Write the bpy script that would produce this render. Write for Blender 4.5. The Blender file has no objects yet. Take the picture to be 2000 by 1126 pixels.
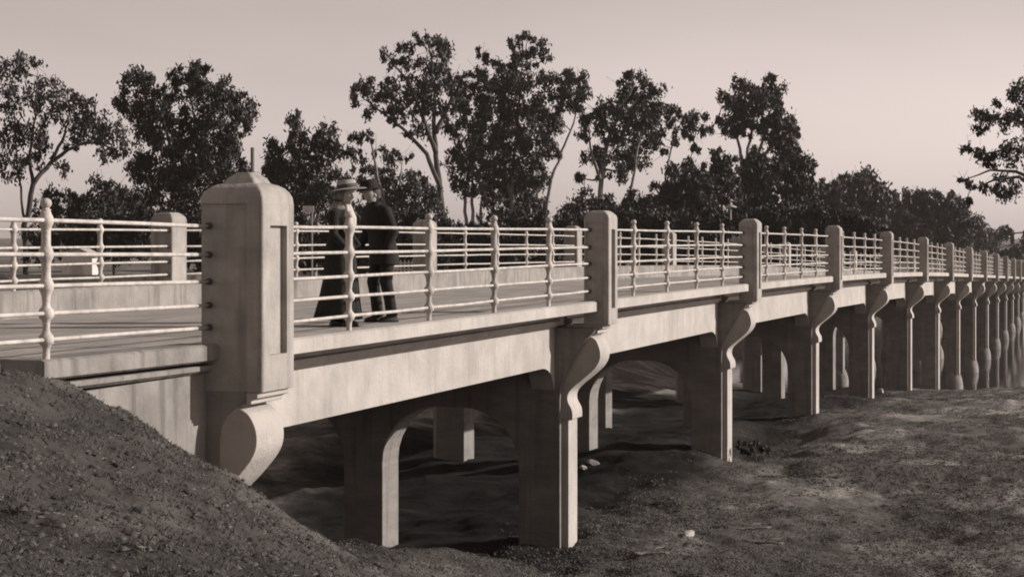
import bpy, bmesh, math, random
import numpy as np
from mathutils import Vector, Matrix
R = math.radians
sc = bpy.context.scene
COL = sc.collection
random.seed(7); RNG = np.random.default_rng(7)

# ------------------------------------------------------------------ camera, sky, sun, exposure
L = 11.0                       # one bay of the bridge, metres
PHI = math.atan(0.3323)
CAMP = Vector((-14.743, -7.03, 1.09)); F = 3650.0; HOR = 459.0
FWD = Vector((math.cos(PHI), math.sin(PHI), 0)); RGT = Vector((math.sin(PHI), -math.cos(PHI), 0))
cam = bpy.data.objects.new('camera', bpy.data.cameras.new('camera')); COL.objects.link(cam)
cam.location = CAMP; cam.rotation_euler = (R(90), 0, PHI - R(90))
cam.data.sensor_width = 36; cam.data.lens = F * 36 / 2000; cam.data.shift_y = (HOR - 563) / 2000
cam.data.clip_start = .1; cam.data.clip_end = 6000
sc.camera = cam

SUN_EL, SUN_AZ = 20.5, 156.0
w = bpy.data.worlds.new('World'); sc.world = w; w.use_nodes = True
nt = w.node_tree; nt.nodes.clear()
sky = nt.nodes.new('ShaderNodeTexSky'); sky.sky_type = 'NISHITA'; sky.sun_disc = False
sky.sun_elevation = R(SUN_EL); sky.sun_rotation = R(SUN_AZ); sky.dust_density = 0.6; sky.air_density = 1.0
bw = nt.nodes.new('ShaderNodeRGBToBW'); mul = nt.nodes.new('ShaderNodeVectorMath'); mul.operation = 'MULTIPLY'
mul.inputs[1].default_value = (1.09, .935, .885)
# thin high cloud: large soft streaks
tc = nt.nodes.new('ShaderNodeTexCoord'); mp = nt.nodes.new('ShaderNodeMapping'); mp.inputs['Scale'].default_value = (1.2, 1.2, 5)
nz = nt.nodes.new('ShaderNodeTexNoise'); nz.inputs['Scale'].default_value = 1.6; nz.inputs['Detail'].default_value = 4
mr = nt.nodes.new('ShaderNodeMapRange'); mr.inputs['From Min'].default_value = .35; mr.inputs['From Max'].default_value = .7
mr.inputs['To Min'].default_value = .90; mr.inputs['To Max'].default_value = 1.12
m2 = nt.nodes.new('ShaderNodeMath'); m2.operation = 'MULTIPLY'
bg = nt.nodes.new('ShaderNodeBackground'); bg.inputs['Strength'].default_value = .116
out = nt.nodes.new('ShaderNodeOutputWorld')
lk = nt.links.new
lk(sky.outputs[0], bw.inputs[0]); lk(tc.outputs['Generated'], mp.inputs[0]); lk(mp.outputs[0], nz.inputs[0])
lk(nz.outputs['Fac'], mr.inputs[0]); lk(bw.outputs[0], m2.inputs[0]); lk(mr.outputs[0], m2.inputs[1])
lk(m2.outputs[0], mul.inputs[0]); lk(mul.outputs[0], bg.inputs[0]); lk(bg.outputs[0], out.inputs[0])

sl = bpy.data.lights.new('sun', 'SUN'); sl.energy = 5.0; sl.angle = R(.6); sl.color = (1, .95, .90)
sun = bpy.data.objects.new('sun', sl); COL.objects.link(sun)
sd = Vector((math.sin(R(SUN_AZ)) * math.cos(R(SUN_EL)), math.cos(R(SUN_AZ)) * math.cos(R(SUN_EL)), math.sin(R(SUN_EL))))
sun.rotation_euler = sd.to_track_quat('Z', 'Y').to_euler(); sun.location = (0, -30, 40)
vs = sc.view_settings; vs.view_transform = 'Standard'; vs.look = 'None'; vs.exposure = 0.14; vs.gamma = 1
sc.cycles.filter_width = 1.9
sc.cycles.max_bounces = 6

def at(x, y, Z):
    """photo pixel (2000 px wide) at distance Z along the view -> world point"""
    p = CAMP + FWD * Z + RGT * ((x - 1000) / F * Z); p.z = CAMP.z - (y - HOR) / F * Z
    return p
def spot(x, Z, z): p = at(x, HOR, Z); p.z = z; return p

# ------------------------------------------------------------------ materials (all in the tones of the sepia print)
def sep(v): return (min(1, v * 1.06), v * .96, v * .875, 1)
def mat(name, v, v2=None, scale=3., rough=.85, bump=.0, bscale=20., stretch=(1, 1, 1), streak=0., spec=.3, detail=6, blotch=0., coords='Object'):
    m = bpy.data.materials.new(name); m.use_nodes = True; t = m.node_tree; N = t.nodes; K = t.links.new
    b = N['Principled BSDF']; b.inputs['Roughness'].default_value = rough; b.inputs['Specular IOR Level'].default_value = spec
    if v2 is None: v2 = v * 1.3
    g = N.new('ShaderNodeNewGeometry'); mp = N.new('ShaderNodeMapping'); K(g.outputs['Position'], mp.inputs[0]); mp.inputs['Scale'].default_value = stretch
    n = N.new('ShaderNodeTexNoise'); n.inputs['Scale'].default_value = scale; n.inputs['Detail'].default_value = detail; n.inputs['Roughness'].default_value = .65
    K(mp.outputs[0], n.inputs[0])
    r = N.new('ShaderNodeValToRGB'); r.color_ramp.elements[0].position = .33; r.color_ramp.elements[1].position = .68
    r.color_ramp.elements[0].color = sep(v); r.color_ramp.elements[1].color = sep(v2); K(n.outputs['Fac'], r.inputs[0])
    last = r.outputs[0]
    def darken(last, sc3, scale, lo, hi, amt):
        mq = N.new('ShaderNodeMapping'); K(g.outputs['Position'], mq.inputs[0]); mq.inputs['Scale'].default_value = sc3
        q = N.new('ShaderNodeTexNoise'); q.inputs['Scale'].default_value = scale; q.inputs['Detail'].default_value = 5; K(mq.outputs[0], q.inputs[0])
        rr = N.new('ShaderNodeMapRange'); rr.inputs['From Min'].default_value = lo; rr.inputs['From Max'].default_value = hi
        rr.inputs['To Min'].default_value = 1; rr.inputs['To Max'].default_value = 1 - amt; K(q.outputs['Fac'], rr.inputs[0])
        mx = N.new('ShaderNodeVectorMath'); mx.operation = 'SCALE'; K(last, mx.inputs[0]); K(rr.outputs[0], mx.inputs['Scale']); return mx.outputs[0]
    if streak: last = darken(last, (1, 1, .07), 8., .52, .68, streak)       # run-down stains
    if blotch: last = darken(last, (1, 1, 1), .9, .48, .7, blotch)
    K(last, b.inputs['Base Color'])
    if bump:
        bn = N.new('ShaderNodeTexNoise'); bn.inputs['Scale'].default_value = bscale; bn.inputs['Detail'].default_value = 5; K(mp.outputs[0], bn.inputs[0])
        bb = N.new('ShaderNodeBump'); bb.inputs['Strength'].default_value = bump; bb.inputs['Distance'].default_value = .02
        K(bn.outputs['Fac'], bb.inputs['Height']); K(bb.outputs[0], b.inputs['Normal'])
    return m
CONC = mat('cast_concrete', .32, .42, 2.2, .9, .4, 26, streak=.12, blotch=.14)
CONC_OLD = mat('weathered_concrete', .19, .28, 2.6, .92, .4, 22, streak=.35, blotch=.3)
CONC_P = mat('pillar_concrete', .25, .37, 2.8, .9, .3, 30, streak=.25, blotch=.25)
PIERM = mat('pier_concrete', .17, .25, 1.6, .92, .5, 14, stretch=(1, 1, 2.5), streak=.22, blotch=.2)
ROADM = mat('road_surface', .24, .38, 2.6, .95, .6, 30, stretch=(.16, 1, 1), blotch=.25)
PAINT = mat('white_rail_paint', .34, .52, 9, .7, .3, 60, streak=.25)
IRON = mat('dark_iron', .05, .09, 30, .6)
BARK = mat('pale_bark', .10, .30, 5, .9, .6, 9, stretch=(1, 1, .3))
BARK_D = mat('dark_bark', .035, .09, 5, .9, .6, 9, stretch=(1, 1, .3))
def leafmat(name, v, v2): 
    m = mat(name, v, v2, .9, .6, detail=3, spec=.25); return m
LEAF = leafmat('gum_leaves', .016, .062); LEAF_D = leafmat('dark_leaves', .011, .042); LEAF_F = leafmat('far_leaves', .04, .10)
CLOTH_D = mat('dark_wool', .012, .028, 40, .95, .4, 120); CLOTH_W = mat('white_linen', .38, .55, 30, .9, .3, 80)
SKIN = mat('skin', .30, .36, 12, .55); HAIRM = mat('hair', .10, .2, 30, .7, stretch=(1, 1, .2)); STRAW = mat('straw', .24, .36, 60, .8, .3, 200)
BAND = mat('grey_band', .05, .08, 30, .8); SHOE = mat('black_leather', .012, .02, 20, .35); FUR = mat('grey_fur', .16, .34, 30, .95, .8, 60)
WOODP = mat('pale_painted_boards', .45, .6, 6, .8, .3, 30, streak=.2); ROOFM = mat('roof_tin', .30, .42, 3, .6); STONE = mat('pale_stone', .26, .40, 9, .9, .6, 25); WOODD = mat('grey_driftwood', .09, .20, 9, .9, .5, 30, stretch=(.3, 1, 1))
POLEM = mat('pole_wood', .08, .14, 5, .9)

# ------------------------------------------------------------------ object helpers
def link(o, parent=None):
    COL.objects.link(o)
    if parent: o.parent = parent
    return o
def tag(o, label=None, cat=None, group=None, kind=None):
    for k, v in (('label', label), ('category', cat), ('group', group), ('kind', kind)):
        if v: o[k] = v
    return o
def empty(name, loc=(0, 0, 0), rz=0):
    o = bpy.data.objects.new(name, None); o.location = loc; o.rotation_euler.z = rz; o.empty_display_size = .3; return link(o)
def obj(name, bm, m, parent=None, smooth=False, bevel=0):
    me = bpy.data.meshes.new(name)
    if isinstance(bm, bmesh.types.BMesh):
        bmesh.ops.recalc_face_normals(bm, faces=bm.faces); bm.to_mesh(me); bm.free()
    else:
        me.from_pydata(*bm)
    me.materials.append(m)
    if smooth: me.polygons.foreach_set('use_smooth', [True] * len(me.polygons))
    o = bpy.data.objects.new(name, me); link(o, parent)
    if bevel:
        b = o.modifiers.new('b', 'BEVEL'); b.width = bevel; b.segments = 2; b.limit_method = 'ANGLE'; b.angle_limit = R(35); b.harden_normals = False
    return o
def bx(bm, x0, x1, y0, y1, z0, z1):
    v = [bm.verts.new((x, y, z)) for z in (z0, z1) for y in (y0, y1) for x in (x0, x1)]
    for f in ((0, 1, 3, 2), (4, 6, 7, 5), (0, 4, 5, 1), (2, 3, 7, 6), (0, 2, 6, 4), (1, 5, 7, 3)): bm.faces.new([v[i] for i in f])
def prism(bm, pts, mp, d0, d1):
    a = [bm.verts.new(mp(p, d0)) for p in pts]; b = [bm.verts.new(mp(p, d1)) for p in pts]
    bm.faces.new(a); bm.faces.new(b[::-1]); n = len(pts)
    for i in range(n): bm.faces.new((a[i], a[(i + 1) % n], b[(i + 1) % n], b[i]))
YZ = lambda p, d: (d, p[0], p[1])          # (Y,Z) outline swept in X
def tube(bm, pts, rad, seg=8, cap=True):
    pts = [Vector(p) for p in pts]; n = len(pts)
    if not hasattr(rad, '__len__'): rad = [rad] * n
    rings = []; ref = None
    for i, p in enumerate(pts):
        t = (pts[min(i + 1, n - 1)] - pts[max(i - 1, 0)])
        if t.length < 1e-9: t = Vector((0, 0, 1))
        t.normalize()
        if ref is None: ref = t.orthogonal().normalized()
        u = (ref - t * ref.dot(t))
        u = u.normalized() if u.length > 1e-6 else t.orthogonal().normalized(); ref = u; v = t.cross(u)
        rings.append([bm.verts.new(p + (u * math.cos(2 * math.pi * k / seg) + v * math.sin(2 * math.pi * k / seg)) * rad[i]) for k in range(seg)])
    for a, b in zip(rings, rings[1:]):
        for k in range(seg): bm.faces.new((a[k], a[(k + 1) % seg], b[(k + 1) % seg], b[k]))
    if cap: bm.faces.new(rings[0][::-1]); bm.faces.new(rings[-1])
def lathe(bm, prof, seg=14, c=(0, 0)):
    rings = [[bm.verts.new((c[0] + r * math.cos(2 * math.pi * k / seg), c[1] + r * math.sin(2 * math.pi * k / seg), z)) for k in range(seg)] for z, r in prof]
    for a, b in zip(rings, rings[1:]):
        for k in range(seg): bm.faces.new((a[k], a[(k + 1) % seg], b[(k + 1) % seg], b[k]))
    bm.faces.new(rings[0][::-1]); bm.faces.new(rings[-1])
def rings_mesh(bm, rings):
    vs_ = [[bm.verts.new(p) for p in r] for r in rings]; n = len(vs_[0])
    for a, b in zip(vs_, vs_[1:]):
        for k in range(n): bm.faces.new((a[k], a[(k + 1) % n], b[(k + 1) % n], b[k]))
    bm.faces.new(vs_[0][::-1]); bm.faces.new(vs_[-1])
def boolean_cut(o, cutters):
    """subtract boxes from a mesh object, applied straight away"""
    bm = bmesh.new()
    for c in cutters: bx(bm, *c)
    bmesh.ops.recalc_face_normals(bm, faces=bm.faces)
    me = bpy.data.meshes.new('c'); bm.to_mesh(me); bm.free(); co = bpy.data.objects.new('c', me); COL.objects.link(co)
    md = o.modifiers.new('cut', 'BOOLEAN'); md.operation = 'DIFFERENCE'; md.object = co; md.solver = 'EXACT'
    bpy.context.view_layer.update(); dg = bpy.context.evaluated_depsgraph_get()
    nm = bpy.data.meshes.new_from_object(o.evaluated_get(dg)); o.modifiers.remove(md); old = o.data; o.data = nm
    bpy.data.objects.remove(co); bpy.data.meshes.remove(me); return o

# ------------------------------------------------------------------ noise
def vnoise(x, y, s, seed=0):
    x = x / s; y = y / s; xi = np.floor(x).astype(np.int64); yi = np.floor(y).astype(np.int64); fx = x - xi; fy = y - yi
    fx = fx * fx * (3 - 2 * fx); fy = fy * fy * (3 - 2 * fy)
    def h(a, b):
        n = (a * 374761393 + b * 668265263 + seed * 1442695041) & 0x7fffffff; n = ((n ^ (n >> 13)) * 1274126177) & 0x7fffffff
        return ((n ^ (n >> 16)) & 0xffff) / 65535.0
    return (h(xi, yi) * (1 - fx) + h(xi + 1, yi) * fx) * (1 - fy) + (h(xi, yi + 1) * (1 - fx) + h(xi + 1, yi + 1) * fx) * fy - .5

# ------------------------------------------------------------------ the bridge line: slight crest, slight bend
def drop(X):
    n = X / L
    if n < 0: return .12 * n
    if n < 1: return 0.
    if n < 6: return .0262 * (n - 1) ** 2
    return .655 + .262 * (n - 6)
def bend(X): return .0099 * max(X / L - 2, 0) ** 2
def sweep(bm, prof, xs, yo=0):
    rings = [[(x, y + bend(x) + yo, z - drop(x)) for y, z in prof] for x in xs]; rings_mesh(bm, rings)
def seg(x0, x1, n=4): return [x0 + (x1 - x0) * i / n for i in range(n + 1)]

bridge = empty('bridge', (0, 0, 0))
tag(bridge, 'long pale concrete road bridge on arched piers with white pipe railings', 'bridge')
NB = 14
HALF = {0: .32}
def half(n): return .32 if n == 0 else .238
# deck slab, kerbs, beams
bm = bmesh.new(); sweep(bm, [(.52, .0), (.52, -.03), (.82, -.06), (.82, -.21), (6.56, -.21), (6.56, -.06), (6.86, -.03), (6.86, .0)], seg(-.3, NB * L, 60)); obj('deck', bm, ROADM, bridge)
for n in range(NB):
    x0, x1 = n * L + (.2 if n else 0.), (n + 1) * L - .2
    bm = bmesh.new(); sweep(bm, [(.165, .015), (.20, .0), (.525, -.02), (.525, .12), (.50, .15), (.20, .157), (.165, .14)], seg(x0 - .2, x1 + .2)) ; obj('kerb', bm, CONC, bridge)
    bm = bmesh.new(); sweep(bm, [(6.82, -.02), (7.14, -.02), (7.14, .35), (6.86, .36), (6.82, .33)], seg(x0 - .2, x1 + .2)); obj('kerb', bm, CONC_OLD, bridge)
def beam_outline(xa, xb):
    p = [(xa, -.07), (xb, -.07)]
    h = .62
    for k in range(7): a = k / 6 * math.pi / 2; p.append((xb - h * (1 - math.cos(a)) , -1.12 + .36 * math.sin(a) ) if False else (xb - h * math.sin(a), -1.14 + .37 * (1 - (1 - math.sin(a)) ** 2) ** .5))
    for k in range(7): a = (6 - k) / 6 * math.pi / 2; p.append((xa + h * math.sin(a), -1.14 + .37 * (1 - (1 - math.sin(a)) ** 2) ** .5))
    return p
for n in range(NB):
    xa, xb = n * L + (.26 if n == 0 else .30), (n + 1) * L - .30
    for j, (ya, yb) in enumerate(((.78, 1.12), (2.5, 2.8), (4.6, 4.9), (6.32, 6.66))):
        bm = bmesh.new()
        prism(bm, beam_outline(xa, xb), lambda p, d: (p[0], d + bend(p[0]), p[1] - drop(p[0]) - (0 if j in (0, 3) else .0)), ya, yb)
        # moulding strip along the top of the outer beams
        if j == 0: sweep(bm, [(.70, -.125), (.785, -.115), (.785, -.235), (.755, -.215), (.70, -.18)], seg(xa + .0, xb - .0, 3))
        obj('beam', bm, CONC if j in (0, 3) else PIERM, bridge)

# piers ------------------------------------------------------------------
YC = 3.73
def arch(y0, y1, top, r):
    pts = []
    for k in range(9): a = k / 8 * math.pi / 2; pts.append((y0 + r * (1 - math.cos(a)), top - r + r * math.sin(a)))
    for k in range(9): a = (8 - k) / 8 * math.pi / 2; pts.append((y1 - r * (1 - math.cos(a)), top - r + r * math.sin(a)))
    return pts
FLARE = [(.70, -1.25), (.68, -1.05), (.62, -.88), (.53, -.72), (.44, -.56), (.34, -.42), (.22, -.30), (.16, -.22)]
def pier_outline(bot, y_out=.70):
    far = [(7.44 - y, z) for y, z in FLARE][::-1]
    p = [(.70, bot)] + FLARE + far + [(6.74, bot), (6.12, bot)]
    p += arch(4.04, 6.12, -1.40, .85)[::-1]
    p += [(4.04, bot), (3.42, bot)] + arch(1.32, 3.42, -1.40, .85)[::-1] + [(1.32, bot)]
    return p
BR = [(.30, -.335), (.20, -.385), (.15, -.48), (.125, -.58), (.135, -.68), (.19, -.78), (.28, -.87), (.40, -.97), (.51, -1.06), (.585, -1.14), (.61, -1.22), (.595, -1.30), (.55, -1.38), (.535, -1.45), (.535, -1.53), (.8, -1.53), (.8, -.335)]
def smooth_curve(p, k=3):
    o = []
    for i in range(len(p) - 1):
        a = p[max(i - 1, 0)]; b = p[i]; c = p[i + 1]; d = p[min(i + 2, len(p) - 1)]
        for j in range(k):
            t = j / k
            o.append(tuple(.5 * ((2 * b[q]) + (-a[q] + c[q]) * t + (2 * a[q] - 5 * b[q] + 4 * c[q] - d[q]) * t * t + (-a[q] + 3 * b[q] - 3 * c[q] + d[q]) * t ** 3) for q in (0, 1)))
    return o + [p[-1]]
BRS = smooth_curve(BR[:15]) + BR[15:]
def build_pier(bot, footing):
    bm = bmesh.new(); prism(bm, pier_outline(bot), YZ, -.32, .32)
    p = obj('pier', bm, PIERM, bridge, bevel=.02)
    for sgn in (1, -1):
        mpf = (lambda q, d: (d, q[0], q[1])) if sgn > 0 else (lambda q, d: (d, 7.44 - q[0], q[1]))
        bm = bmesh.new(); prism(bm, BRS, mpf, -.25, .25)
        prism(bm, [(.10, -.18), (.10, -.235), (.17, -.26), (.17, -.30), (.24, -.333), (.6, -.333), (.6, -.18)], mpf, -.22, .22)
        obj('bracket', bm, CONC, p, bevel=.008)
        bm = bmesh.new(); ya, yb = (.60, .72) if sgn > 0 else (6.72, 6.84); bx(bm, -.225, .225, ya, yb, bot, -1.52); obj('pilaster', bm, CONC, p, bevel=.015)
    if footing:
        for yc in (1.0, 3.73, 6.44):
            bm = bmesh.new(); rr = []
            for z, r in ((-8.6, .50), (-6.4, .46), (-6.15, .45), (-5.95, .42), (-5.75, .36), (-5.6, .30)):
                rr.append([(r * math.cos(a) * 1.05, yc - .05 + r * math.sin(a) * 1.1, z + .15 + .917) for a in [2 * math.pi * k / 20 for k in range(20)]])
            rings_mesh(bm, rr); obj('footing', bm, CONC_OLD, p, smooth=True)
    return p
def copy_tree(o, parent):
    c = o.copy(); link(c, parent)
    for ch in list(o.children): copy_tree(ch, c)
    return c
pA = build_pier(-6.0, False); pA.location = (L, bend(L), -drop(L))
for n in range(2, 5): c = copy_tree(pA, bridge); c.location = (n * L, bend(n * L), -drop(n * L))
pB = build_pier(-9.5, False); pB.location = (5 * L, bend(5 * L), -drop(5 * L))
c = copy_tree(pB, bridge); c.location = (6 * L, bend(6 * L), -drop(6 * L))
pF = build_pier(-9.5, True); pF.location = (7 * L, bend(7 * L), -drop(7 * L))
for n in range(8, NB + 1):
    c = copy_tree(pF, bridge); c.location = (n * L, bend(n * L), -drop(n * L))
    for ch in c.children:
        if ch.name.startswith('footing'): ch.location.z = drop(n * L) - drop(7 * L)
# first pier, at the abutment: broader body, larger scroll
def outline0():
    fl = [(.42, -1.6), (.42, -.68), (.40, -.56), (.35, -.47), (.27, -.40), (.20, -.36), (.165, -.30), (.165, -.12)]
    return [(.42, -4.5)] + fl + [(7.44 - y, z) for y, z in fl][::-1] + [(7.02, -4.5), (6.3, -4.5)] + arch(4.1, 6.3, -1.5, .8)[::-1] + [(4.1, -4.5), (3.4, -4.5)] + arch(1.25, 3.4, -1.5, .8)[::-1] + [(1.25, -4.5)]
bm = bmesh.new(); prism(bm, outline0(), YZ, -.281, .281); p0 = obj('pier', bm, PIERM, bridge, bevel=.025)
B0 = smooth_curve([(.27, -.385), (.17, -.435), (.11, -.52), (.08, -.62), (.085, -.73), (.13, -.83), (.21, -.93), (.30, -1.03), (.42, -1.15), (.52, -1.28), (.56, -1.40), (.55, -1.5)]) + [(.55, -2.2), (.9, -2.2), (.9, -.385)]
for sgn in (1, -1):
    mpf = (lambda q, d: (d, q[0], q[1])) if sgn > 0 else (lambda q, d: (d, 7.44 - q[0], q[1]))
    bm = bmesh.new(); prism(bm, B0, mpf, -.272, .272)
    prism(bm, [(.05, -.252), (.05, -.30), (.11, -.32), (.11, -.355), (.158, -.36), (.158, -.252)], mpf, -.312, .312); obj('bracket', bm, CONC, p0, bevel=.01)

# pillars ------------------------------------------------------------------
def rrect(x0, x1, y0, y1, z, r, k=3):
    pts = []
    for cx, cy, a0 in ((x1 - r, y1 - r, 0), (x0 + r, y1 - r, 90), (x0 + r, y0 + r, 180), (x1 - r, y0 + r, 270)):
        for i in range(k + 1): a = R(a0 + 90 * i / k); pts.append((cx + r * math.cos(a), cy + r * math.sin(a), z))
    return pts
def pillar_mesh(h, d, prof, zb, panel, side, name='pillar'):
    bm = bmesh.new(); rings_mesh(bm, [rrect(-h + i, h - i, i, d - i, z, .022) for z, i in prof])
    o = obj(name, bm, CONC_P, bridge)
    cuts = [(-panel[0], panel[0], -.2, .055, panel[1], panel[2])]
    if side: dp = .034 if h > .3 else .02; cuts += [(-h - .1, -h + dp, side[0], side[1], side[2], side[3]), (h - dp, h + .1, side[0], side[1], side[2], side[3])]
    boolean_cut(o, cuts)
    b = o.modifiers.new('b', 'BEVEL'); b.width = .006; b.segments = 2; b.limit_method = 'ANGLE'; b.angle_limit = R(40)
    return o
def flip(o):     # a pillar of the far parapet faces the other way
    c = o.copy(); link(c, bridge); c.rotation_euler.z = math.pi; return c
big = pillar_mesh(.32, .60, [(-.25, 0), (1.36, 0), (1.42, .008), (1.465, .028), (1.50, .06), (1.525, .10), (1.54, .15), (1.585, .175), (1.635, .235)], -.25, (.165, .06, 1.17), (.15, .70, -.40, 1.36))
big.location = (0, 0, 0)
f0 = flip(big); f0.location = (0, 7.44, 0)
sm = pillar_mesh(.238, .374, [(-.18, 0), (1.33, 0), (1.37, .012), (1.41, .05), (1.435, .085), (1.44, .10)], -.18, (.10, .05, 1.17), (.085, .34, -.12, 1.27))
sm.location = (L, bend(L), -drop(L))
f1 = flip(sm); f1.location = (L, 7.30, 0)
for n in range(2, NB + 1):
    c = sm.copy(); link(c, bridge); c.location = (n * L, bend(n * L), -drop(n * L))
    c = f1.copy(); link(c, bridge); c.location = (n * L, 7.30 + bend(n * L), -drop(n * L))
# small base blocks under far pillars
# railings ------------------------------------------------------------------
ZR = (1.165, .918, .687, .486, .295)
def post_prof(zb, zr, ztop=1.32):
    p = [(zb, .036), (zb + .02, .036), (zb + .03, .027)]
    for i, z in enumerate(sorted(zr)):
        rs = .027 if z < .6 else .035
        p += [(z - .07, rs), (z - .045, rs + .008), (z - .03, .052), (z, .060), (z + .03, .052), (z + .045, rs + .008), (z + .07, rs)]
    p += [(1.235, .030), (1.245, .040), (1.252, .026), (1.262, .026)]
    for k in range(1, 8): a = -math.pi / 2 + math.pi * k / 8; p.append((1.292 + .040 * math.sin(a), .044 * math.cos(a)))
    return p
bm = bmesh.new(); lathe(bm, post_prof(.12, ZR), 14); POST_N = bpy.data.meshes.new('post'); bmesh.ops.recalc_face_normals(bm, faces=bm.faces); bm.to_mesh(POST_N); bm.free()
bm = bmesh.new(); lathe(bm, post_prof(.33, ZR[:4]), 12); POST_F = bpy.data.meshes.new('post'); bmesh.ops.recalc_face_normals(bm, faces=bm.faces); bm.to_mesh(POST_F); bm.free()
for m_ in (POST_N, POST_F):
    m_.materials.append(PAINT); m_.polygons.foreach_set('use_smooth', [True] * len(m_.polygons))
def railing(x0, x1, y, zs, me, posts):
    rl = empty('railing'); rl.parent = bridge; rl.location = (0, 0, 0)
    jig = random.Random(int(x0 * 7 + y * 31))
    for fx in posts:
        o = bpy.data.objects.new('post', me); link(o, rl); o.location = (fx, y + bend(fx), -drop(fx)); o.rotation_euler = (R(jig.uniform(-.5, .5)), R(jig.uniform(-.6, .6)), jig.uniform(0, 3))
    for z in zs:
        bm = bmesh.new(); xs = seg(x0 - .05, x1 + .05, 10)
        tube(bm, [(x, y + bend(x) + jig.uniform(-.003, .003), z - drop(x) + jig.uniform(-.004, .004)) for x in xs], .0165, 8)
        nf = len(bm.faces)
        for xe, s in ((x0, 1), (x1, -1)): tube(bm, [(xe - s * .01, y + bend(xe), z - drop(xe)), (xe + s * .035, y + bend(xe), z - drop(xe))], [.031, .026], 10)
        bm.faces.ensure_lookup_table()
        for f in bm.faces[nf:]: f.material_index = 1
        ro = obj('rail', bm, PAINT, rl, smooth=True); ro.data.materials.append(IRON)
for n in range(0, 11):
    x0, x1 = n * L + half(n), (n + 1) * L - half(n + 1)
    ps = [n * L + f * L for f in (.2, .4, .6, .8)]
    railing(x0, x1, .29, ZR, POST_N, ps)
    if n < 10: railing(x0, x1, 7.0, ZR[:4], POST_F, ps)
# approach side: parapet set back a little from the bridge's edge
railing(-13.2, -.32, .51, ZR, POST_N, [-2.85, -5.2, -7.5])
bm = bmesh.new(); sweep(bm, [(.43, .02), (.47, .0), (.80, -.02), (.80, .15), (.46, .155), (.43, .14)], seg(-3.0, -.28)); obj('kerb', bm, CONC_OLD, bridge)
bm = bmesh.new(); sweep(bm, [(6.82, -.02), (7.14, -.02), (7.14, .35), (6.82, .35)], seg(-8, -.33)); obj('kerb', bm, CONC_OLD, bridge)
bm = bmesh.new(); sweep(bm, [(.485, -.03), (.485, -.07), (.54, -.10), (.7, -.10), (.7, -.03)], seg(-3.0, -.27)); bx(bm, -6.5, -.27, .56, .86, -3.6, -.101); obj('abutment_wall', bm, CONC_OLD, bridge)
bm = bmesh.new(); bx(bm, -6.5, -.43, 6.5, 6.9, -3.6, -.101); obj('abutment_wall', bm, CONC_OLD, bridge)
bm = bmesh.new(); bx(bm, -.9, -.46, .87, 6.49, -4.6, -.215); obj('abutment_wall', bm, PIERM, bridge)

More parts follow.
